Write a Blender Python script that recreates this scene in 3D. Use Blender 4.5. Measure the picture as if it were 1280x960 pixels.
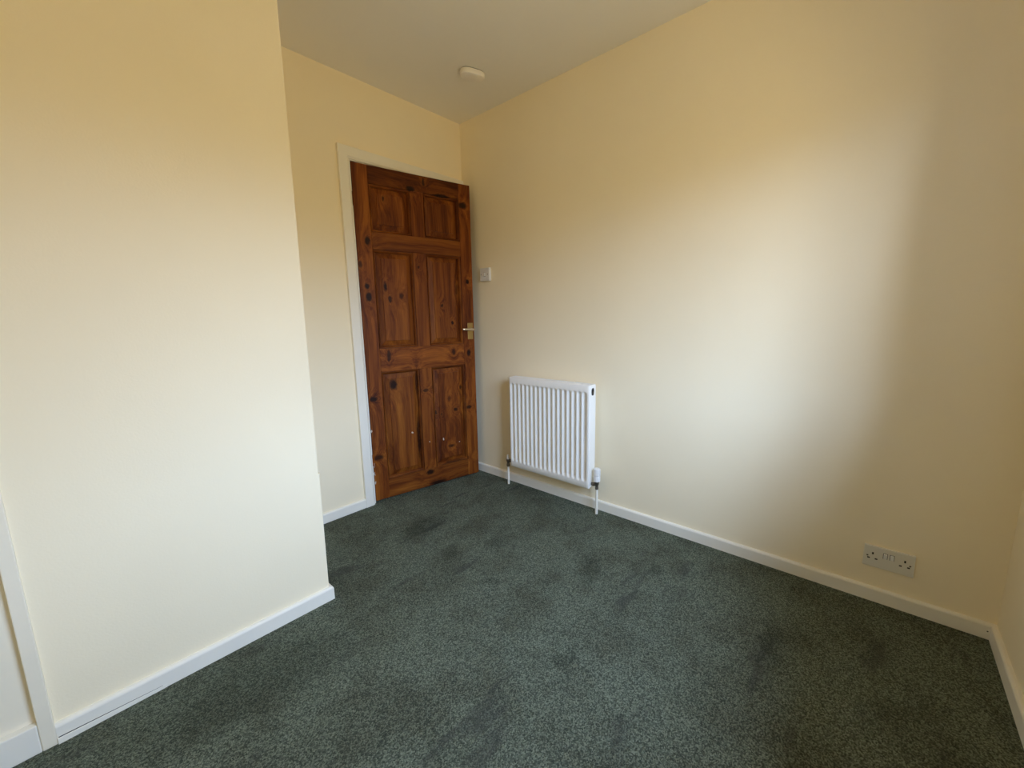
import bpy, bmesh, math, random
from mathutils import Matrix, Vector

scene = bpy.context.scene
for o in list(bpy.data.objects):
    bpy.data.objects.remove(o, do_unlink=True)
col = scene.collection

# ------------------------------------------------------------------ camera
F_PX = 511.42
cam_data = bpy.data.cameras.new('camera')
cam_data.sensor_width = 36.0
cam_data.lens = F_PX / 1280.0 * 36.0
cam_data.clip_start = 0.02
cam = bpy.data.objects.new('camera', cam_data)
col.objects.link(cam)
right = Vector((0.665817, -0.745870, -0.019127))
down = Vector((-0.132574, -0.093040, -0.986797))
fwd = Vector((0.734242, 0.659562, -0.160830))
m = Matrix((right, -down, -fwd)).transposed().to_4x4()
m.translation = Vector((-2.0277, 0.3926, 1.1293))
cam.matrix_world = m
scene.camera = cam

# ------------------------------------------------------------------ room dimensions (metres)
D = 2.644      # door wall
H = 2.4236     # ceiling
PY = 1.9817    # face of the boxed-in cupboard
PX = -1.4074   # its corner
XL = -2.62     # left wall
WX0, WX1, WZ0, WZ1 = -1.56, -0.57, 0.82, 2.02    # window opening in the front wall

# ------------------------------------------------------------------ world: pale overcast sky above, sunlit ground below the horizon
world = bpy.data.worlds.new('world')
scene.world = world
world.use_nodes = True
wn = world.node_tree
wn.nodes.clear()
w_out = wn.nodes.new('ShaderNodeOutputWorld')
w_bg = wn.nodes.new('ShaderNodeBackground')
w_tc = wn.nodes.new('ShaderNodeTexCoord')
w_sep = wn.nodes.new('ShaderNodeSeparateXYZ')
w_ramp = wn.nodes.new('ShaderNodeValToRGB')
w_map = wn.nodes.new('ShaderNodeMapRange')
w_map.inputs['From Min'].default_value = -1
w_map.inputs['From Max'].default_value = 1
wn.links.new(w_tc.outputs['Generated'], w_sep.inputs[0])
wn.links.new(w_sep.outputs['Z'], w_map.inputs['Value'])
wn.links.new(w_map.outputs[0], w_ramp.inputs[0])
cr = w_ramp.color_ramp
cr.elements[0].position = 0.0
cr.elements[0].color = (0.190, 0.148, 0.084, 1)
cr.elements[1].position = 1.0
cr.elements[1].color = (0.54, 0.72, 1.12, 1)
e = cr.elements.new(0.53); e.color = (0.190, 0.148, 0.084, 1)
e = cr.elements.new(0.60); e.color = (0.585, 0.74, 1.09, 1)
wn.links.new(w_ramp.outputs['Color'], w_bg.inputs['Color'])
w_bg.inputs['Strength'].default_value = 26.0
wn.links.new(w_bg.outputs[0], w_out.inputs[0])

# portal in the window opening: guides the sampling of the daylight, gives off nothing itself
pl = bpy.data.lights.new('window_portal', 'AREA')
pl.shape = 'RECTANGLE'
pl.size = WX1 - WX0
pl.size_y = WZ1 - WZ0
pl.cycles.is_portal = True
po = bpy.data.objects.new('window_portal', pl)
col.objects.link(po)
po.location = ((WX0 + WX1) / 2, -0.085, (WZ0 + WZ1) / 2)
po.rotation_euler = (math.radians(90), 0, 0)

scene.view_settings.view_transform = 'Standard'
scene.view_settings.look = 'None'
scene.view_settings.exposure = 0.0
scene.view_settings.gamma = 1.0
scene.view_settings.use_curve_mapping = False
scene.cycles.max_bounces = 12
scene.cycles.diffuse_bounces = 9
scene.cycles.sample_clamp_indirect = 8

# ================================================================== materials
def new_mat(name):
    mt = bpy.data.materials.new(name)
    mt.use_nodes = True
    nt = mt.node_tree
    return mt, nt, nt.nodes['Principled BSDF']

def N(nt, typ, **kw):
    n = nt.nodes.new(typ)
    for k, v in kw.items():
        setattr(n, k, v)
    return n

def noise(nt, vec, scale, detail=2.0, rough=0.5):
    n = N(nt, 'ShaderNodeTexNoise')
    n.inputs['Scale'].default_value = scale
    n.inputs['Detail'].default_value = detail
    n.inputs['Roughness'].default_value = rough
    if vec is not None:
        nt.links.new(vec, n.inputs['Vector'])
    return n.outputs['Fac']

def ramp(nt, fac, stops):
    r = N(nt, 'ShaderNodeValToRGB')
    el = r.color_ramp.elements
    while len(el) < len(stops):
        el.new(0.5)
    for e_, (p_, c_) in zip(el, stops):
        e_.position = p_
        e_.color = (*c_, 1) if len(c_) == 3 else c_
    nt.links.new(fac, r.inputs[0])
    return r.outputs[0]

def mathn(nt, op, a, b=None, clamp=False):
    n = N(nt, 'ShaderNodeMath', operation=op)
    n.use_clamp = clamp
    for i, v in enumerate((a, b)):
        if v is None:
            continue
        if isinstance(v, (int, float)):
            n.inputs[i].default_value = v
        else:
            nt.links.new(v, n.inputs[i])
    return n.outputs[0]

def mix(nt, fac, a, b, blend='MIX'):
    n = N(nt, 'ShaderNodeMix', data_type='RGBA', blend_type=blend)
    for sock, v in ((n.inputs[0], fac), (n.inputs[6], a), (n.inputs[7], b)):
        if isinstance(v, (int, float)):
            sock.default_value = v
        elif isinstance(v, tuple):
            sock.default_value = (*v, 1) if len(v) == 3 else v
        else:
            nt.links.new(v, sock)
    return n.outputs[2]

def bump(nt, height, bsdf, dist, strength=1.0):
    b = N(nt, 'ShaderNodeBump')
    b.inputs['Distance'].default_value = dist
    b.inputs['Strength'].default_value = strength
    nt.links.new(height, b.inputs['Height'])
    nt.links.new(b.outputs[0], bsdf.inputs['Normal'])

def paint(name, c, rough=0.85, var=0.02, bscale=170, bdist=0.00022, spec=0.3):
    mt, nt, bs = new_mat(name)
    tc = N(nt, 'ShaderNodeTexCoord').outputs['Object']
    f = noise(nt, tc, 1.7, 3)
    lo = tuple(v * (1 - var) for v in c)
    hi = tuple(min(1, v * (1 + var)) for v in c)
    nt.links.new(ramp(nt, f, [(0.3, lo), (0.7, hi)]), bs.inputs['Base Color'])
    bs.inputs['Roughness'].default_value = rough
    bs.inputs['Specular IOR Level'].default_value = spec
    bump(nt, noise(nt, tc, bscale, 1), bs, bdist)
    return mt

def plain(name, c, rough=0.4, metal=0.0, spec=0.5, bscale=60, bdist=0.0001):
    mt, nt, bs = new_mat(name)
    tc = N(nt, 'ShaderNodeTexCoord').outputs['Object']
    f = noise(nt, tc, 9, 2)
    nt.links.new(ramp(nt, f, [(0.3, tuple(v * 0.97 for v in c)), (0.7, c)]), bs.inputs['Base Color'])
    bs.inputs['Roughness'].default_value = rough
    bs.inputs['Metallic'].default_value = metal
    bs.inputs['Specular IOR Level'].default_value = spec
    bump(nt, noise(nt, tc, bscale, 2), bs, bdist)
    return mt

CREAM = (0.94, 0.83, 0.605)
M_WALL = paint('cream_wall_paint', CREAM)
M_CEIL = paint('ceiling_white_paint', (0.86, 0.84, 0.79), var=0.015, bscale=90)
M_GLOSS = plain('white_gloss_paint', (0.89, 0.85, 0.74), rough=0.38)
M_SATIN = plain('cream_satin_paint', (0.90, 0.82, 0.65), rough=0.5)
M_RAD = plain('radiator_enamel', (0.90, 0.87, 0.80), rough=0.3)
M_PLASTIC = plain('white_plastic', (0.80, 0.79, 0.76), rough=0.35)
M_ALARM = plain('alarm_plastic', (0.90, 0.86, 0.80), rough=0.4)
M_SOCKET = plain('socket_plastic', (0.78, 0.75, 0.66), rough=0.35)
M_DARK = plain('dark_slot_and_shade', (0.012, 0.011, 0.010), rough=0.7)
M_BRASS = plain('worn_brass', (0.42, 0.29, 0.10), rough=0.38, metal=0.9)
M_STEEL = plain('bright_lever_metal', (0.72, 0.62, 0.48), rough=0.25, metal=0.9)
M_CHROME = plain('dull_valve_metal', (0.16, 0.14, 0.11), rough=0.4, metal=0.8)
M_UPVC = plain('window_white', (0.85, 0.85, 0.85), rough=0.3)
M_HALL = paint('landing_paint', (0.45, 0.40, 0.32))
M_TWIG = plain('dark_thread', (0.02, 0.014, 0.008), rough=0.9)

def carpet():
    mt, nt, bs = new_mat('green_grey_carpet')
    tc = N(nt, 'ShaderNodeTexCoord').outputs['Object']
    # speckled tufts
    vo = N(nt, 'ShaderNodeTexVoronoi')
    vo.inputs['Scale'].default_value = 300
    vo.inputs['Randomness'].default_value = 1
    nt.links.new(tc, vo.inputs['Vector'])
    tuft = N(nt, 'ShaderNodeSeparateColor')
    nt.links.new(vo.outputs['Color'], tuft.inputs[0])
    fine = noise(nt, tc, 210, 3, 0.7)
    spk = mathn(nt, 'ADD', mathn(nt, 'MULTIPLY', tuft.outputs[0], 0.45), mathn(nt, 'MULTIPLY', fine, 0.55))
    c = ramp(nt, spk, [(0.30, (0.052, 0.062, 0.044)), (0.5, (0.116, 0.136, 0.096)), (0.70, (0.240, 0.270, 0.195))])
    # trodden, brushed patches
    big = noise(nt, tc, 4.2, 4, 0.6)
    c = mix(nt, ramp(nt, big, [(0.38, (0, 0, 0)), (0.56, (1, 1, 1))]), mix(nt, 1.0, c, (0.74, 0.71, 0.68), 'MULTIPLY'), c)
    mp = N(nt, 'ShaderNodeMapping')
    mp.inputs['Rotation'].default_value = (0, 0, 0.6)
    mp.inputs['Scale'].default_value = (1.0, 3.4, 1)
    nt.links.new(tc, mp.inputs[0])
    st = noise(nt, mp.outputs[0], 2.6, 3, 0.55)
    c = mix(nt, mathn(nt, 'MULTIPLY', ramp(nt, st, [(0.60, (0, 0, 0)), (0.68, (1, 1, 1))]), 0.55), c, (0.050, 0.052, 0.044), 'MIX')
    # single marks: x, y, radius x, radius y, turn
    marks = [(-0.565, 1.270, 0.19, 0.060, 0.40), (-0.89, 1.55, 0.075, 0.032, -0.78), (-1.02, 1.065, 0.08, 0.036, 0.05),
             (-0.365, 1.05, 0.055, 0.032, 0.3), (-0.51, 0.57, 0.15, 0.05, 0.23), (-0.80, 2.17, 0.20, 0.11, 0.2),
             (-0.66, 1.75, 0.10, 0.07, 0.0), (-0.87, 1.87, 0.10, 0.05, 0.4), (-1.74, 1.76, 0.40, 0.17, -0.15)]
    dmin = None
    wob = N(nt, 'ShaderNodeTexNoise')
    wob.inputs['Scale'].default_value = 14
    nt.links.new(tc, wob.inputs['Vector'])
    wv = N(nt, 'ShaderNodeVectorMath', operation='MULTIPLY_ADD')
    nt.links.new(wob.outputs['Color'], wv.inputs[0])
    wv.inputs[1].default_value = (0.10, 0.10, 0)
    nt.links.new(tc, wv.inputs[2])
    for (mx, my, rx, ry, rot) in marks:
        q = N(nt, 'ShaderNodeMapping', vector_type='TEXTURE')
        q.inputs['Location'].default_value = (mx + 0.05, my + 0.05, 0)
        q.inputs['Rotation'].default_value = (0, 0, rot)
        q.inputs['Scale'].default_value = (rx, ry, 1)
        nt.links.new(wv.outputs[0], q.inputs[0])
        l = N(nt, 'ShaderNodeVectorMath', operation='LENGTH')
        nt.links.new(q.outputs[0], l.inputs[0])
        dmin = l.outputs['Value'] if dmin is None else mathn(nt, 'MINIMUM', dmin, l.outputs['Value'])
    c = mix(nt, mathn(nt, 'MULTIPLY', ramp(nt, dmin, [(0.45, (1, 1, 1)), (1.3, (0, 0, 0))]), 0.5), c,
            mix(nt, 1.0, c, (0.40, 0.41, 0.39), 'MULTIPLY'))
    nt.links.new(c, bs.inputs['Base Color'])
    bs.inputs['Roughness'].default_value = 1.0
    bs.inputs['Specular IOR Level'].default_value = 0.05
    bs.inputs['Sheen Weight'].default_value = 0.04
    bs.inputs['Sheen Roughness'].default_value = 0.6
    bs.inputs['Sheen Tint'].default_value = (0.75, 0.8, 0.75, 1)
    h = mathn(nt, 'ADD', mathn(nt, 'MULTIPLY', vo.outputs['Distance'], -1.0), fine)
    bump(nt, h, bs, 0.006, 0.8)
    return mt
M_CARPET = carpet()

# knots on the door and narrow dark strips along panel edges: distance along width, height, radius along width, radius along height, darkness
KNOTS_STRIPS = [(0.061, 1.578, .016, .024, 1), (0.012, 1.446, .012, .020, .8), (0.042, 1.322, .014, .019, 1), (0.046, 1.262, .017, .030, 1),
         (0.151, 1.325, .012, .022, 1), (0.175, 1.251, .009, .022, .9), (0.247, 1.271, .014, .018, .7), (0.523, 1.214, .010, .012, .9),
         (0.719, 1.374, .014, .016, 1), (0.430, 1.954, .010, .022, .9), (0.172, 1.823, .010, .016, .8), (0.342, 1.903, .026, .014, 1),
         (0.703, 1.858, .030, .022, 1), (0.368, 1.448, .009, .012, .7), (0.640, 1.319, .014, .040, .6), (0.142, 0.910, .012, .036, .9),
         (0.592, 0.905, .012, .020, .9), (0.711, 0.892, .016, .022, 1), (0.160, 0.730, .024, .034, 1), (0.030, 0.657, .022, .015, 1),
         (0.372, 0.668, .022, .010, .8), (0.643, 0.657, .014, .012, .8), (0.695, 0.508, .022, .013, .9), (0.591, 0.506, .018, .013, .9),
         (0.444, 0.507, .010, .016, 1), (0.482, 0.490, .008, .010, .7), (0.546, 0.591, .010, .018, .6), (0.037, 0.287, .030, .016, .9),
         (0.375, 0.107, .030, .018, 1), (0.431, 0.020, .060, .016, 1), (0.548, 0.256, .022, .012, .8), (0.595, 1.103, .010, .013, 1),
         (0.547, 1.893, .055, .010, .9), (0.318, 0.72, .010, .08, .6), (0.312, 0.36, .012, .14, .8), (0.56, 0.14, .08, .006, .5)]
CHIPS = [(0.489, 0.314, .005, .010), (0.381, 0.319, .003, .005), (0.266, 0.402, .006, .006), (0.004, 0.46, .004, .012),
         (0.003, 0.245, .003, .018), (0.003, 0.19, .004, .014), (0.003, 0.13, .003, .012), (0.61, 0.27, .003, .004)]

def pine(name, axis):
    mt, nt, bs = new_mat(name)
    tc = N(nt, 'ShaderNodeTexCoord').outputs['Object']
    oi = N(nt, 'ShaderNodeObjectInfo')
    # distance to nearest knot / strip
    flat = N(nt, 'ShaderNodeVectorMath', operation='MULTIPLY')
    nt.links.new(tc, flat.inputs[0])
    flat.inputs[1].default_value = (1, 0, 1)
    wob = N(nt, 'ShaderNodeTexNoise')
    wob.inputs['Scale'].default_value = 45
    nt.links.new(tc, wob.inputs['Vector'])
    wv = N(nt, 'ShaderNodeVectorMath', operation='MULTIPLY_ADD')
    nt.links.new(wob.outputs['Color'], wv.inputs[0])
    wv.inputs[1].default_value = (0.016, 0, 0.016)
    nt.links.new(flat.outputs[0], wv.inputs[2])
    kmax = None
    ring = None
    def dist(px, pz, rx, rz):
        q = N(nt, 'ShaderNodeVectorMath', operation='SUBTRACT')
        nt.links.new(wv.outputs[0], q.inputs[0])
        q.inputs[1].default_value = (px + 0.008, 0, pz + 0.008)
        s = N(nt, 'ShaderNodeVectorMath', operation='MULTIPLY')
        nt.links.new(q.outputs[0], s.inputs[0])
        s.inputs[1].default_value = (1 / rx, 0, 1 / rz)
        l = N(nt, 'ShaderNodeVectorMath', operation='LENGTH')
        nt.links.new(s.outputs[0], l.inputs[0])
        return l.outputs['Value']
    for (kx, kz, rx, rz, dk) in KNOTS_STRIPS:
        d_ = dist(kx, kz, rx, rz)
        mr = N(nt, 'ShaderNodeMapRange', interpolation_type='SMOOTHSTEP')
        mr.inputs['From Min'].default_value = 1.35
        mr.inputs['From Max'].default_value = 0.55
        mr.inputs['To Max'].default_value = dk
        nt.links.new(d_, mr.inputs['Value'])
        kmax = mr.outputs[0] if kmax is None else mathn(nt, 'MAXIMUM', kmax, mr.outputs[0])
        ring = d_ if ring is None else mathn(nt, 'MINIMUM', ring, d_)
    chip = None
    for (kx, kz, rx, rz) in CHIPS:
        d_ = dist(kx, kz, rx, rz)
        chip = d_ if chip is None else mathn(nt, 'MINIMUM', chip, d_)
    # grain: noise stretched along the board, pushed aside by knots and strips
    push = mathn(nt, 'DIVIDE', 0.10, mathn(nt, 'ADD', ring, 1.0))
    off = N(nt, 'ShaderNodeCombineXYZ')
    for i in range(3):
        nt.links.new(mathn(nt, 'ADD', push, mathn(nt, 'MULTIPLY', oi.outputs['Random'], 7.0 + 3 * i)), off.inputs[i])
    av = N(nt, 'ShaderNodeVectorMath', operation='ADD')
    nt.links.new(tc, av.inputs[0])
    nt.links.new(off.outputs[0], av.inputs[1])
    def stretched(a_, l_):
        mp = N(nt, 'ShaderNodeMapping')
        mp.inputs['Scale'].default_value = {'Z': (a_, a_, l_), 'X': (l_, a_, a_), 'M': (l_ * 2.5, l_ * 2.5, l_ * 2.5)}[axis]
        nt.links.new(av.outputs[0], mp.inputs[0])
        return mp.outputs[0]
    g1 = noise(nt, stretched(26, 1.1), 1.0, 3, 0.6)
    g2 = noise(nt, stretched(150, 3.5), 1.0, 3, 0.6)
    g3 = noise(nt, stretched(4, 0.8), 1.0, 2)
    g = mathn(nt, 'ADD', mathn(nt, 'ADD', mathn(nt, 'MULTIPLY', g1, 0.55), mathn(nt, 'MULTIPLY', g2, 0.25)), mathn(nt, 'MULTIPLY', g3, 0.22))
    c = ramp(nt, g, [(0.36, (0.052, 0.0095, 0.0020)), (0.47, (0.128, 0.031, 0.0042)), (0.56, (0.212, 0.060, 0.0080)), (0.68, (0.31, 0.104, 0.0135))])
    hs = N(nt, 'ShaderNodeHueSaturation')
    nt.links.new(c, hs.inputs['Color'])
    nt.links.new(mathn(nt, 'ADD', mathn(nt, 'MULTIPLY', oi.outputs['Random'], 0.35), 0.80), hs.inputs['Value'])
    c = mix(nt, mathn(nt, 'MULTIPLY', kmax, 0.95), hs.outputs[0], (0.009, 0.0028, 0.0015))
    c = mix(nt, ramp(nt, chip, [(0.75, (1, 1, 1)), (1.0, (0, 0, 0))]), c, (0.60, 0.52, 0.42))
    nt.links.new(c, bs.inputs['Base Color'])
    bs.inputs['Roughness'].default_value = 0.5
    bs.inputs['Specular IOR Level'].default_value = 0.16
    gm = N(nt, 'ShaderNodeMapping')
    gm.inputs['Scale'].default_value = {'Z': (150, 150, 3.5), 'X': (3.5, 150, 150), 'M': (20, 20, 20)}[axis]
    nt.links.new(tc, gm.inputs[0])
    bump(nt, noise(nt, gm.outputs[0], 1.0, 2, 0.6), bs, 0.0005)
    return mt
M_PINE_V = pine('stained_pine_upright', 'Z')
M_PINE_H = pine('stained_pine_level', 'X')
M_PINE_M = pine('stained_pine_moulding', 'M')

# ================================================================== helpers
def tag(o, label=None, cat=None, group=None, kind=None):
    if label: o['label'] = label
    if cat: o['category'] = cat
    if group: o['group'] = group
    if kind: o['kind'] = kind
    return o

def mk(name, bm, mat, parent=None, smooth=False):
    bmesh.ops.recalc_face_normals(bm, faces=bm.faces[:])
    me = bpy.data.meshes.new(name)
    bm.to_mesh(me)
    bm.free()
    me.materials.append(mat)
    if smooth:
        for p_ in me.polygons:
            p_.use_smooth = True
    o = bpy.data.objects.new(name, me)
    col.objects.link(o)
    if parent is not None:
        o.parent = parent
    return o

def empty(name, loc=(0, 0, 0), rz=0.0):
    o = bpy.data.objects.new(name, None)
    o.empty_display_size = 0.1
    col.objects.link(o)
    o.location = loc
    o.rotation_euler = (0, 0, rz)
    return o

def box(bm, x0, x1, y0, y1, z0, z1, bev=0.0, seg=2):
    b2 = bmesh.new()
    r = bmesh.ops.create_cube(b2, size=1.0)
    for v in b2.verts:
        v.co = Vector((x0 + (v.co.x + .5) * (x1 - x0), y0 + (v.co.y + .5) * (y1 - y0), z0 + (v.co.z + .5) * (z1 - z0)))
    if bev > 0:
        bmesh.ops.bevel(b2, geom=b2.edges[:], offset=bev, segments=seg, profile=0.5, affect='EDGES')
    tmp = bpy.data.meshes.new('tmp')
    b2.to_mesh(tmp); b2.free()
    bm.from_mesh(tmp)
    bpy.data.meshes.remove(tmp)
    return bm

def boxes(*bs, bev=0.0, seg=2):
    bm = bmesh.new()
    for b in bs:
        box(bm, *b, bev=bev, seg=seg)
    return bm

def lathe(profile, axis_to=None, n=32, loc=(0, 0, 0), ribs=None):
    """profile: (r, h) list turned about +Z, then turned so that Z points along axis_to."""
    bm = bmesh.new()
    rings = []
    for (r, h) in profile:
        ring = []
        for i in range(n):
            a = 2 * math.pi * i / n
            rr = r * (1 - (ribs[1] if (ribs and i % ribs[0] == 0 and r > ribs[2]) else 0))
            ring.append(bm.verts.new((rr * math.cos(a), rr * math.sin(a), h)))
        rings.append(ring)
    for a, b in zip(rings, rings[1:]):
        for i in range(n):
            bm.faces.new((a[i], a[(i + 1) % n], b[(i + 1) % n], b[i]))
    bm.faces.new(rings[0][::-1])
    bm.faces.new(rings[-1])
    if axis_to is not None:
        q = Vector((0, 0, 1)).rotation_difference(Vector(axis_to)).to_matrix()
        bmesh.ops.rotate(bm, verts=bm.verts[:], matrix=q)
    bmesh.ops.translate(bm, verts=bm.verts[:], vec=loc)
    return bm

def sweep(profile, p0, p1, out, m0=0.0, m1=0.0):
    """profile (depth, height) run from p0 to p1 on the floor; out = unit vector into the room.
    m0 / m1 lengthen (+) or shorten (-) the run with depth: mitred ends."""
    p0, p1, out = Vector(p0), Vector(p1), Vector(out)
    t = (p1 - p0).normalized()
    bm = bmesh.new()
    A = [bm.verts.new(p0 + out * d_ - t * m0 * d_ + Vector((0, 0, h))) for d_, h in profile]
    B = [bm.verts.new(p1 + out * d_ + t * m1 * d_ + Vector((0, 0, h))) for d_, h in profile]
    n = len(profile)
    for i in range(n):
        j = (i + 1) % n
        bm.faces.new((A[i], A[j], B[j], B[i]))
    bm.faces.new(A[::-1])
    bm.faces.new(B)
    return bm

def shade_auto(o, ang=35):
    for p_ in o.data.polygons:
        p_.use_smooth = True
    me = o.data
    bm = bmesh.new(); bm.from_mesh(me)
    for e_ in bm.edges:
        if len(e_.link_faces) == 2 and e_.calc_face_angle(0) > math.radians(ang):
            e_.smooth = False
    bm.to_mesh(me); bm.free()
    return o

# ================================================================== the shell
T = 0.12
ST = 0.015
YH = D + 1.25   # landing beyond the door
tag(mk('floor', boxes((XL - T, 0.12, -0.3, YH + T, -0.1, 0.0)), M_CARPET),
    'dark green-grey cut-pile carpet covering the whole floor', 'carpet', kind='structure')
tag(mk('ceiling', boxes((XL - T, T, -0.3, YH + T, H, H + 0.1)), M_CEIL),
    'flat off-white painted ceiling above the room', 'ceiling', kind='structure')
tag(mk('wall_right', boxes((0, T, -0.3, YH + T, 0, H)), M_WALL),
    'long cream wall carrying the radiator and the double socket', 'wall', kind='structure')
tag(mk('wall_left', boxes((XL - T, XL, -0.3, YH + T, 0, H)), M_WALL),
    'cream wall out of view on the left', 'wall', kind='structure')

AX = -0.887          # outer edge of the architrave
AW = 0.062
HX, HY, ANG = -0.8102, 2.6448, 0.1887
OX0, OX1, OZ = -0.838, -0.018, 2.020     # opening in the door wall
tag(mk('wall_back', boxes((PX - 0.05, OX0, D, D + T, 0, H), (OX0, 0, D, D + T, OZ, H), (OX1, 0, D, D + T, 0, OZ)), M_WALL),
    'cream wall with the wooden door in it', 'wall', kind='structure')
tag(mk('wall_front', boxes((XL, WX0, -0.09, 0, 0, H), (WX1, 0, -0.09, 0, 0, H), (WX0, WX1, -0.09, 0, 0, WZ0), (WX0, WX1, -0.09, 0, WZ1, H)), M_WALL),
    'cream window wall, a sliver showing at the right edge', 'wall', kind='structure')
# unseen landing wall beyond the door, added to stop sky light leaking in
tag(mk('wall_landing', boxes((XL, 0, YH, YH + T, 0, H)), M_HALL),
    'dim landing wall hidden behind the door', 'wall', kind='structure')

# boxed-in cupboard bulging into the room; its corner leans and has a small plaster step
def pillar():
    bm = bmesh.new()
    k = 0.0119
    zs = [(0.0, 0.0035), (0.527, 0.0035), (0.5375, 0.0065), (0.539, 0.0), (H, 0.0)]
    rings = []
    x_left = -2.176
    for z, bulge in zs:
        cx = PX + k * z + bulge
        fy = PY
        r_ = 0.006
        ring = [(x_left, fy), (cx - r_, fy), (cx - r_ * 0.3, fy + r_ * 0.3), (cx, fy + r_), (cx, D), (x_left, D)]
        rings.append([bm.verts.new((x, y, z)) for x, y in ring])
    n = len(rings[0])
    for a, b in zip(rings, rings[1:]):
        for i in range(n):
            bm.faces.new((a[i], a[(i + 1) % n], b[(i + 1) % n], b[i]))
    bm.faces.new(rings[0][::-1]); bm.faces.new(rings[-1])
    return bm
tag(mk('wall_alcove', pillar(), M_WALL),
    'bright cream projecting wall filling the left of the view', 'wall', kind='structure')
# cupboard front to its left
tag(mk('door_2', boxes((XL, -2.176, PY + 0.006, PY + 0.045, 0.0, H)), M_SATIN),
    'white flush cupboard panel set back behind a narrow upright strip', 'cupboard door', kind='structure')
tag(mk('trim_1', boxes((-2.1905, -2.162, PY - ST - 0.0008, PY + 0.012, 0, H), bev=0.0022), M_SATIN),
    'narrow white upright strip edging the cupboard panel at far left', 'trim', kind='structure')

# ------------------------------------------------------------------ skirting
SK = 0.0565
ST = 0.015
prof = [(0, 0), (ST, 0), (ST, SK - 0.009), (ST - 0.0012, SK - 0.005), (ST - 0.0045, SK - 0.0016), (ST - 0.009, SK), (0, SK)]
o = tag(mk('baseboard_right', sweep(prof, (0, D, 0), (0, 0, 0), (-1, 0, 0), -1, -1), M_GLOSS),
    'white skirting board along the radiator wall', 'skirting board', kind='structure')
hole = mk('nail_hole', lathe([(0.0022, 0), (0.0022, 0.0004)], (-1, 0, 0), 12, (-ST - 0.0001, 0.021, 0.030)), M_DARK, o)
tag(mk('baseboard_front', sweep(prof, (0, 0, 0), (XL, 0, 0), (0, 1, 0), -1, -1), M_GLOSS),
    'white skirting board running off at the right edge', 'skirting board', kind='structure')
tag(mk('baseboard_back', sweep(prof, (PX, D, 0), (AX, D, 0), (0, -1, 0), -1, 0), M_GLOSS),
    'short white skirting board left of the door frame', 'skirting board', kind='structure')
tag(mk('baseboard_alcove', sweep(prof, (PX, PY, 0), (PX, D, 0), (1, 0, 0), 1, -1), M_GLOSS),
    'white skirting board round the corner of the projecting wall', 'skirting board', kind='structure')
o = tag(mk('baseboard_left', sweep(prof, (-2.162, PY, 0), (PX, PY, 0), (0, -1, 0), 0, 1), M_GLOSS),
    'white skirting board along the foot of the projecting wall', 'skirting board', kind='structure')
# narrow lath along its foot, with an open joint above it
lb = bmesh.new()
vs = [(-2.162, PY - ST - 0.0005, 0), (-2.162, PY - ST - 0.004, 0), (-2.162, PY - ST - 0.004, 0.0165), (-2.162, PY - ST - 0.0005, 0.0175)]
ve = [(-1.93, PY - ST - 0.0005, 0), (-1.93, PY - ST - 0.0012, 0), (-1.93, PY - ST - 0.0012, 0.010), (-1.93, PY - ST - 0.0005, 0.0105)]
A = [lb.verts.new(v) for v in vs]; B = [lb.verts.new(v) for v in ve]
for i in range(4):
    lb.faces.new((A[i], A[(i + 1) % 4], B[(i + 1) % 4], B[i]))
lb.faces.new(A[::-1]); lb.faces.new(B)
mk('lath', lb, M_GLOSS, o)
cb = bmesh.new()
A = [cb.verts.new(v) for v in [(-2.160, PY - ST - 0.0002, 0.0175), (-2.160, PY - ST - 0.0004, 0.0175), (-2.160, PY - ST - 0.0004, 0.0200), (-2.160, PY - ST - 0.0002, 0.0200)]]
B = [cb.verts.new(v) for v in [(-1.94, PY - ST - 0.0002, 0.0108), (-1.94, PY - ST - 0.0004, 0.0108), (-1.94, PY - ST - 0.0004, 0.0115), (-1.94, PY - ST - 0.0002, 0.0115)]]
for i in range(4):
    cb.faces.new((A[i], A[(i + 1) % 4], B[(i + 1) % 4], B[i]))
cb.faces.new(A[::-1]); cb.faces.new(B)
mk('joint', cb, M_DARK, o)
tag(mk('baseboard_cupboard', boxes((XL, -2.1907, PY - ST, PY + 0.006, 0, 0.083), bev=0.003), M_GLOSS),
    'white plinth board below the cupboard panel, bottom left corner', 'skirting board', kind='structure')

# ------------------------------------------------------------------ door lining and architrave
LX0, LX1, LZ = HX - 0.004, HX + 0.7640, 1.9945
tag(mk('trim_2', boxes((OX0, LX0, D, D + T, 0, LZ), (LX1, OX1, D, D + T, 0, LZ), (OX0, OX1, D, D + T, LZ, OZ),
                       (LX0, LX0 + 0.012, D + 0.042, D + 0.075, 0, LZ), (LX1 - 0.012, LX1, D + 0.042, D + 0.075, 0, LZ),
                       (LX0, LX1, D + 0.042, D + 0.075, LZ - 0.012, LZ)), M_GLOSS),
    'white door lining and stop behind the wooden door', 'door frame', kind='structure')

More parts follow.
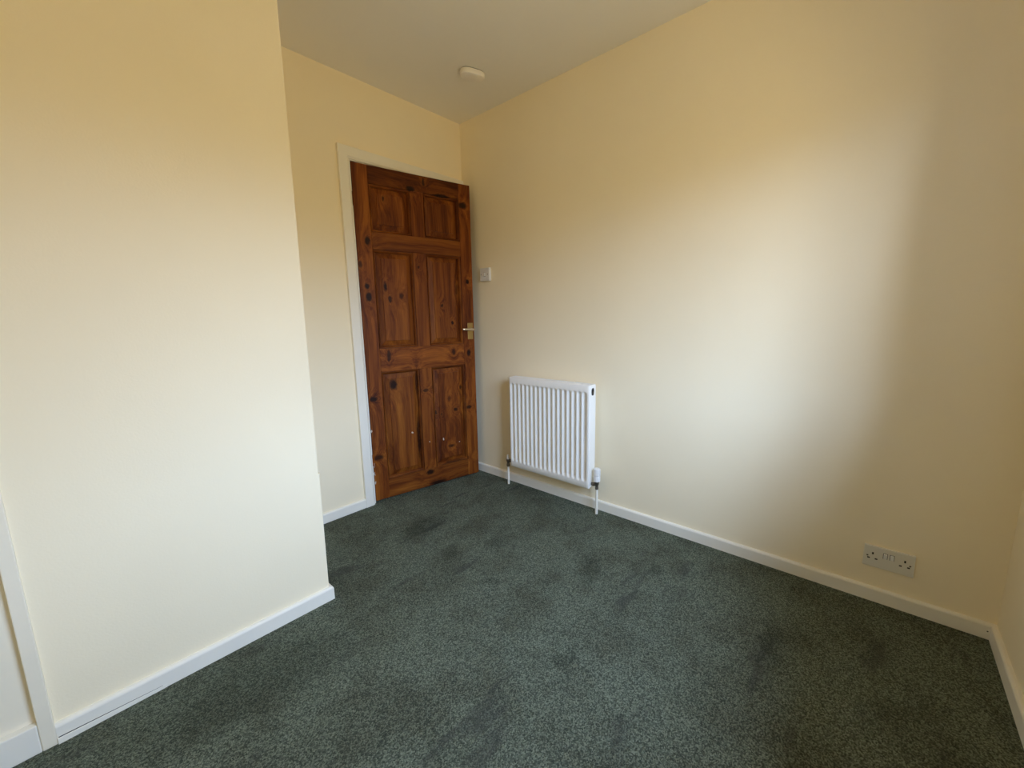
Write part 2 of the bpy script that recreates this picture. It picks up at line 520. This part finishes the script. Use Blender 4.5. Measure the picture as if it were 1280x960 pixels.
def architrave():
    bm = bmesh.new()
    pr = [(0, 0), (0, 0.016), (0.003, 0.018), (AW - 0.012, 0.018), (AW - 0.004, 0.013), (AW, 0.010), (AW, 0)]   # (towards opening, proud)
    zt = 2.060
    def ring(fn):
        return [bm.verts.new(fn(u, d_)) for u, d_ in pr]
    rs = [ring(lambda u, d_: (AX + u, D - d_, 0)),
          ring(lambda u, d_: (AX + u, D - d_, zt - u)),
          ring(lambda u, d_: (LX1 + 0.004 + AW - u if False else -0.001, D - d_, zt - u))]
    n = len(pr)
    for a, b in zip(rs, rs[1:]):
        for i in range(n):
            bm.faces.new((a[i], a[(i + 1) % n], b[(i + 1) % n], b[i]))
    bm.faces.new(rs[0][::-1]); bm.faces.new(rs[-1])
    box(bm, LX1 + 0.004, -0.001, D - 0.016, D, 0, zt - AW)
    return bm
tag(mk('trim_3', architrave(), M_GLOSS), 'white architrave framing the wooden door', 'architrave', kind='structure')

# ------------------------------------------------------------------ the six-panel door
door = tag(empty('door_1', (HX, HY, 0.0), -ANG), 'dark stained knotty pine six-panel door standing ajar', 'door', kind='structure')
DW, DZ0, DZ1, DT = 0.7608, 0.011, 1.990, 0.035
SL = 0.0875
xs = [(SL, 0.336), (0.424, DW - SL)]
zr = [(DZ0 + 0.122, 0.815), (0.957, 1.533), (1.630, 1.893)]
def bd(name, x0, x1, z0, z1, mat):
    return mk(name, boxes((x0, x1, 0, DT, z0, z1), bev=0.0012, seg=1), mat, door)
bd('stile', 0, SL, DZ0, DZ1, M_PINE_V)
bd('stile', DW - SL, DW, DZ0, DZ1, M_PINE_V)
bd('rail', SL, DW - SL, DZ0, zr[0][0], M_PINE_H)
bd('rail', SL, DW - SL, zr[0][1], zr[1][0], M_PINE_H)
bd('rail', SL, DW - SL, zr[1][1], zr[2][0], M_PINE_H)
bd('rail', SL, DW - SL, zr[2][1], DZ1, M_PINE_H)
for z0, z1 in zr:
    bd('muntin', xs[0][1], xs[1][0], z0, z1, M_PINE_V)

def rings_mesh(x0, x1, z0, z1, steps, back):
    bm = bmesh.new()
    rs = []
    for ins, dep in steps:
        rs.append([bm.verts.new(v) for v in ((x0 + ins, dep, z0 + ins), (x1 - ins, dep, z0 + ins), (x1 - ins, dep, z1 - ins), (x0 + ins, dep, z1 - ins))])
    for a, b in zip(rs, rs[1:]):
        for i in range(4):
            bm.faces.new((a[i], a[(i + 1) % 4], b[(i + 1) % 4], b[i]))
    return bm, rs
for x0, x1 in xs:
    for z0, z1 in zr:
        # fielded panel
        bm, rs = rings_mesh(x0, x1, z0, z1, [(0.0, 0.027), (0.0, 0.019), (0.0185, 0.019), (0.046, 0.0095), (0.0468, 0.0050)], None)
        bm.faces.new(rs[-1]); bm.faces.new(rs[0][::-1])
        pn = mk('panel', bm, M_PINE_V, door)
        # ovolo moulding round the opening
        bm, rs = rings_mesh(x0, x1, z0, z1, [(0.0, 0.019), (0.0, 0.0085), (0.0036, 0.0085), (0.0040, 0.0012), (0.0065, 0.0016), (0.0115, 0.0055), (0.0150, 0.0120), (0.0155, 0.019), (0.0, 0.019)], None)
        mk('moulding', bm, M_PINE_M, pn)
# handle: brass back plate with lever
hp = mk('handle_plate', boxes((0.708, 0.749, -0.004, 0.0, 0.985, 1.097), bev=0.0015), M_BRASS, door)
lv = bmesh.new()
tmp = lathe([(0.010, 0), (0.010, 0.006), (0.007, 0.009), (0.007, 0.040)], (0, -1, 0), 20, (0.729, -0.004, 1.053))
tm = bpy.data.meshes.new('t'); tmp.to_mesh(tm); tmp.free(); lv.from_mesh(tm); bpy.data.meshes.remove(tm)
path = [(0.736, -0.044, 1.053, .0085), (0.726, -0.046, 1.053, .0090), (0.700, -0.047, 1.054, .0075), (0.670, -0.046, 1.055, .0075), (0.650, -0.043, 1.055, .0085), (0.644, -0.040, 1.055, .0065)]
rr = []
for (x, y, z, r) in path:
    rr.append([lv.verts.new((x, y + 0.75 * r * math.cos(2 * math.pi * i / 14), z + r * math.sin(2 * math.pi * i / 14))) for i in range(14)])
for a, b in zip(rr, rr[1:]):
    for i in range(14):
        lv.faces.new((a[i], a[(i + 1) % 14], b[(i + 1) % 14], b[i]))
lv.faces.new(rr[0][::-1]); lv.faces.new(rr[-1])
shade_auto(mk('lever', lv, M_STEEL, hp))
for z in (1.088, 0.994):
    mk('screw', lathe([(0.003, 0), (0.0022, 0.001)], (0, -1, 0), 10, (0.7285, -0.004, z)), M_BRASS, hp)
for z in (0.24, 1.76):
    mk('hinge', lathe([(0.0045, 0), (0.0045, 0.075)], None, 12, (-0.0015, -0.003, z)), M_PINE_V, door)

# ------------------------------------------------------------------ radiator (front face towards -x)
RY0, RY1, RZ0, RZ1, RXF, RXB = 1.554, 2.150, 0.152, 0.750, -0.100, -0.036
rad = tag(empty('radiator', (0, 0, 0)), 'white fluted steel panel radiator on the long cream wall', 'radiator')
def rad_panel():
    W_ = RY1 - RY0
    ys = []
    n_g = 17
    pitch = W_ / (n_g + 0.75)
    first = RY1 - pitch * 0.78
    centres = [first - pitch * i for i in range(n_g)]
    half = pitch * 0.46
    cols = [RY1, RY1 - 0.003]
    for c_ in centres:
        for t in (-1, -0.72, -0.45, -0.2, 0, 0.2, 0.45, 0.72, 1):
            cols.append(c_ - t * half)
    cols += [RY0 + 0.003, RY0]
    zsr = [RZ0, RZ0 + 0.003, RZ0 + 0.034, RZ0 + 0.037, RZ0 + 0.041, RZ0 + 0.047, RZ0 + 0.056, RZ1 - 0.056, RZ1 - 0.047, RZ1 - 0.041, RZ1 - 0.037, RZ1 - 0.034, RZ1 - 0.003, RZ1]
    def depth(y, z):
        d_ = 0.0
        for c_ in centres:
            t = abs(y - c_) / half
            if t < 1:
                zz = 1.0
                top, bot = RZ1 - 0.034, RZ0 + 0.034
                for lim in (top - z, z - bot):
                    q = max(0.0, lim) / 0.022
                    # round ends of the flute
                    q = q - 0.35 * t * t
                    zz = min(zz, max(0, min(1, q)))
                zz = zz * zz * (3 - 2 * zz)
                s = 1 - t
                p_ = min(1, s / 0.62); p_ = p_ * p_ * (3 - 2 * p_)
                d_ = 0.0125 * p_ * zz
        if y >= RY1 - 1e-6 or y <= RY0 + 1e-6 or z <= RZ0 + 1e-6 or z >= RZ1 - 1e-6:
            d_ = 0.003
        return d_
    bm = bmesh.new()
    grid = [[bm.verts.new((RXF + depth(y, z), y, z)) for z in zsr] for y in cols]
    for i in range(len(cols) - 1):
        for j in range(len(zsr) - 1):
            bm.faces.new((grid[i][j], grid[i + 1][j], grid[i + 1][j + 1], grid[i][j + 1]))
    # turned-back rim
    rim = [g[0] for g in grid] + [grid[-1][j] for j in range(1, len(zsr))] + [g[-1] for g in grid[::-1]][1:] + [grid[0][j] for j in range(len(zsr) - 2, 0, -1)]
    back = [bm.verts.new((RXF + 0.016, v.co.y, v.co.z)) for v in rim]
    for i in range(len(rim)):
        j = (i + 1) % len(rim)
        bm.faces.new((rim[i], rim[j], back[j], back[i]))
    bm.faces.new(back)
    return bm
shade_auto(mk('front_panel', rad_panel(), M_RAD, rad), 50)
mk('rear_panel', boxes((RXB, RXB + 0.012, RY0 + 0.004, RY1 - 0.004, RZ0, RZ1 - 0.004), bev=0.002), M_RAD, rad)
for y0, y1 in ((RY0, RY0 + 0.0015), (RY1 - 0.0015, RY1)):
    sp = mk('side_panel', boxes((RXF + 0.0165, RXB, y0, y1, RZ0 + 0.004, RZ1 + 0.001)), M_RAD, rad)
    if y0 == RY0:
        # dark opening with the bleed plug
        bm = bmesh.new()
        pts = []
        for i in range(24):
            a = 2 * math.pi * i / 24
            pts.append((math.copysign(abs(math.cos(a)) ** 0.6, math.cos(a)) * 0.014, math.sin(a) * 0.021))
        f0 = [bm.verts.new((-0.064 + u, RY0 - 0.0004, 0.712 + w)) for u, w in pts]
        f1 = [bm.verts.new((-0.064 + u, RY0 - 0.0001, 0.712 + w)) for u, w in pts]
        for i in range(24):
            bm.faces.new((f0[i], f0[(i + 1) % 24], f1[(i + 1) % 24], f1[i]))
        bm.faces.new(f0); bm.faces.new(f1[::-1])
        mk('opening', bm, M_DARK, sp)
        mk('bleed_plug', lathe([(0.008, 0), (0.008, 0.003), (0.004, 0.004)], (0, -1, 0), 8, (-0.063, RY0 - 0.0004, 0.708)), M_CHROME, sp)
# top grille: frame and cross slats
gr = mk('top_grille', boxes((RXF + 0.0165, RXF + 0.024, RY0 + 0.0016, RY1 - 0.0016, RZ1 - 0.006, RZ1 + 0.002),
                            (RXB - 0.0075, RXB - 0.0005, RY0 + 0.0016, RY1 - 0.0016, RZ1 - 0.006, RZ1 + 0.002),
                            (-0.071, -0.065, RY0 + 0.0016, RY1 - 0.0016, RZ1 - 0.005, RZ1 + 0.001)), M_RAD, rad)
sb = boxes((RXF + 0.024, RXB - 0.0075, -0.004, 0.004, RZ1 - 0.005, RZ1 + 0.0005))
s0 = mk('slat', sb, M_RAD, gr)
for i in range(1, 34):
    s_ = s0.copy(); col.objects.link(s_); s_.parent = gr
    s_.location.y = RY0 + 0.012 + i * (RY1 - RY0 - 0.024) / 33
s0.location.y = RY0 + 0.012
for y in (RY0 + 0.09, RY1 - 0.09):
    mk('bracket', boxes((RXB + 0.011, -0.0005, y - 0.015, y + 0.015, RZ0 + 0.03, RZ1 - 0.05)), M_RAD, rad)
# thermostatic valve (near end)
VX, VY = -0.066, 1.519
tv = shade_auto(mk('thermostatic_valve', lathe([(0.013, 0.195), (0.0195, 0.199), (0.0195, 0.226), (0.0178, 0.228), (0.0178, 0.232), (0.0200, 0.234), (0.0200, 0.262), (0.0185, 0.270), (0.015, 0.274)], None, 36, (VX, VY, 0.0), ribs=(3, 0.07, 0.0192)), M_PLASTIC, rad), 30)
shade_auto(mk('valve_body', lathe([(0.0095, 0.150), (0.0095, 0.160), (0.0085, 0.162), (0.0085, 0.172), (0.012, 0.180), (0.013, 0.195)], None, 20, (VX, VY, 0)), M_CHROME, tv))
shade_auto(mk('union_nut', lathe([(0.007, 0), (0.007, 0.014), (0.0115, 0.015), (0.0115, 0.027), (0.008, 0.028), (0.008, 0.045)], (0, 1, 0), 8, (VX, VY + 0.0, 0.175)), M_CHROME, tv), 20)
shade_auto(mk('pipe', lathe([(0.0078, 0.0), (0.0078, 0.152)], None, 20, (VX, VY, 0)), M_GLOSS, rad))
# lockshield valve (far end)
LY = 2.203
lk = shade_auto(mk('lockshield_valve', lathe([(0.008, 0.125), (0.011, 0.128), (0.011, 0.142), (0.009, 0.146), (0.009, 0.158), (0.012, 0.162), (0.012, 0.178)], None, 16, (VX, LY, 0)), M_CHROME, rad))
shade_auto(mk('valve_cap', lathe([(0.0095, 0.178), (0.0095, 0.200), (0.0075, 0.208)], None, 20, (VX, LY, 0)), M_PLASTIC, lk))
shade_auto(mk('union_nut', lathe([(0.007, 0), (0.007, 0.012), (0.0115, 0.013), (0.0115, 0.027), (0.008, 0.028), (0.008, 0.056)], (0, -1, 0), 8, (VX, LY, 0.170)), M_CHROME, lk), 20)
shade_auto(mk('pipe', lathe([(0.0075, 0.0), (0.0075, 0.127)], None, 20, (VX, LY, 0)), M_GLOSS, rad))

# ------------------------------------------------------------------ double socket
sk = tag(empty('double_socket', (0, 0.2885, 0.1840)), 'white plastic twin mains socket with two rocker switches low on the wall', 'socket')
SY = 0.0725; SZ = 0.0430
mk('faceplate', boxes((-0.0105, 0.0, -SY, SY, -SZ, SZ), bev=0.0022), M_SOCKET, sk)
def slot(y, z, wy, wz, par):
    return mk('pin_slot', boxes((-0.0109, -0.0095, y - wy / 2, y + wy / 2, z - wz / 2, z + wz / 2)), M_DARK, par)
for c_ in (0.0455, -0.0455):
    slot(c_, 0.0125, 0.0052, 0.0090, sk)
    slot(c_ + 0.0111, -0.0080, 0.0078, 0.0050, sk)
    slot(c_ - 0.0111, -0.0080, 0.0078, 0.0050, sk)
mk('screw', lathe([(0.0032, 0), (0.0026, 0.0008)], (-1, 0, 0), 12, (-0.0105, 0.0605, 0.0)), M_CHROME, sk)
mk('screw', lathe([(0.0032, 0), (0.0026, 0.0008)], (-1, 0, 0), 12, (-0.0105, -0.0605, 0.0)), M_CHROME, sk)
for c_, t in ((0.0095, -0.10), (-0.0095, 0.06)):
    bm = boxes((-0.0055, 0.0035, -0.0052, 0.0052, -0.0095, 0.0095), bev=0.001)
    bmesh.ops.rotate(bm, verts=bm.verts[:], matrix=Matrix.Rotation(t * 2.2, 3, 'Y'))
    bmesh.ops.translate(bm, verts=bm.verts[:], vec=(-0.0095, c_, 0.013))
    mk('rocker', bm, M_PLASTIC, sk)
    mk('rocker_surround', boxes((-0.0107, -0.0095, c_ - 0.0066, c_ + 0.0066, 0.002, 0.024)), M_DARK, sk)

# ------------------------------------------------------------------ light switch on its surface box
sw = tag(empty('light_switch', (0, 2.4280, 1.4190)), 'square white light switch on the wall beside the door', 'light switch')
mk('pattress', boxes((-0.0130, 0.0, -0.0435, 0.0435, -0.0435, 0.0435), bev=0.002), M_PLASTIC, sw)
mk('faceplate', boxes((-0.0200, -0.0135, -0.0430, 0.0430, -0.0430, 0.0430), bev=0.0022), M_PLASTIC, sw)
bm = boxes((-0.0060, 0.0035, -0.0075, 0.0075, -0.0125, 0.0125), bev=0.001)
bmesh.ops.rotate(bm, verts=bm.verts[:], matrix=Matrix.Rotation(0.18, 3, 'Y'))
bmesh.ops.translate(bm, verts=bm.verts[:], vec=(-0.0195, 0.0, 0.0))
mk('rocker', bm, M_PLASTIC, sw)
mk('rocker_surround', boxes((-0.0203, -0.0195, -0.0090, 0.0090, -0.0142, 0.0142)), M_DARK, sw)
for y in (0.031, -0.031):
    mk('screw', lathe([(0.0032, 0), (0.0026, 0.0008)], (-1, 0, 0), 12, (-0.0200, y, 0.0)), M_CHROME, sw)

# ------------------------------------------------------------------ smoke alarm on the ceiling
al = tag(empty('smoke_alarm', (-0.350, 2.142, H), -0.33), 'small oval off-white smoke alarm on the ceiling above the door', 'smoke alarm')
def oval(profile, n=48, L=0.135, W=0.078):
    """stadium outline shrunk by inset, one ring per (inset, height)"""
    bm = bmesh.new()
    rs = []
    for ins, h in profile:
        ring = []
        for i in range(n):
            a = 2 * math.pi * (i + 0.5) / n
            ex = 0.72
            cx_ = math.copysign(abs(math.cos(a)) ** ex, math.cos(a)) * (L / 2 - ins)
            cy_ = math.copysign(abs(math.sin(a)) ** ex, math.sin(a)) * (W / 2 - ins)
            ring.append(bm.verts.new((cx_, cy_, h)))
        rs.append(ring)
    for a, b in zip(rs, rs[1:]):
        for i in range(n):
            bm.faces.new((a[i], a[(i + 1) % n], b[(i + 1) % n], b[i]))
    bm.faces.new(rs[0][::-1]); bm.faces.new(rs[-1])
    return bm
mk('shadow_gap', oval([(0.004, 0.0), (0.004, -0.0035)]), M_DARK, al)  # dark inset ring, paints in the shadow gap between cover and ceiling
shade_auto(mk('cover', oval([(0.001, -0.0035), (0.0, -0.005), (0.0005, -0.022), (0.003, -0.0265), (0.007, -0.028)]), M_ALARM, al), 40)
mk('test_button', lathe([(0.009, -0.028), (0.009, -0.0292), (0.007, -0.0298)], None, 24, (0.03, 0, 0)), M_ALARM, al)

# ------------------------------------------------------------------ fleck of thread on the carpet
bm = bmesh.new()
pts = [(-0.118, 0.566, 0.004), (-0.127, 0.560, 0.006), (-0.138, 0.5545, 0.004)]
rr = []
for (x, y, z) in pts:
    rr.append([bm.verts.new((x + 0.0016 * math.cos(a), y - 0.0016 * math.cos(a), z + 0.0016 * math.sin(a))) for a in (0, 1.57, 3.14, 4.71)])
for a, b in zip(rr, rr[1:]):
    for i in range(4):
        bm.faces.new((a[i], a[(i + 1) % 4], b[(i + 1) % 4], b[i]))
bm.faces.new(rr[0][::-1]); bm.faces.new(rr[-1])
tag(mk('thread', bm, M_TWIG), 'tiny dark thread lying on the carpet below the socket wall', 'thread')

# ------------------------------------------------------------------ window (behind the camera)
def glass():
    mt = bpy.data.materials.new('window_glass')
    mt.use_nodes = True
    nt = mt.node_tree
    nt.nodes.clear()
    out = N(nt, 'ShaderNodeOutputMaterial')
    tr = N(nt, 'ShaderNodeBsdfTransparent')
    tr.inputs[0].default_value = (0.95, 0.97, 0.96, 1)
    gl = N(nt, 'ShaderNodeBsdfGlossy')
    gl.inputs['Roughness'].default_value = 0.02
    fr = N(nt, 'ShaderNodeFresnel')
    fr.inputs[0].default_value = 1.12
    mx = N(nt, 'ShaderNodeMixShader')
    nt.links.new(fr.outputs[0], mx.inputs[0])
    nt.links.new(tr.outputs[0], mx.inputs[1])
    nt.links.new(gl.outputs[0], mx.inputs[2])
    nt.links.new(mx.outputs[0], out.inputs[0])
    return mt
win = tag(empty('window_1', (0, 0, 0)), 'white framed window in the wall behind the viewer', 'window', kind='structure')
FW = 0.055
mid = WX0 + (WX1 - WX0) * 0.62
mk('window_frame', boxes((WX0, WX0 + FW, -0.075, -0.02, WZ0, WZ1), (WX1 - FW, WX1, -0.075, -0.02, WZ0, WZ1),
                         (WX0, WX1, -0.075, -0.02, WZ0, WZ0 + FW), (WX0, WX1, -0.075, -0.02, WZ1 - FW, WZ1),
                         (mid - 0.03, mid + 0.03, -0.075, -0.02, WZ0, WZ1)), M_UPVC, win)
M_GLASS = glass()
mk('pane', boxes((WX0 + FW, mid - 0.03, -0.052, -0.048, WZ0 + FW, WZ1 - FW)), M_GLASS, win)
mk('pane', boxes((mid + 0.03, WX1 - FW, -0.052, -0.048, WZ0 + FW, WZ1 - FW)), M_GLASS, win)
mk('window_sill', boxes((WX0 - 0.03, WX1 + 0.03, -0.02, 0.03, WZ0 - 0.022, WZ0), bev=0.004), M_GLOSS, win)
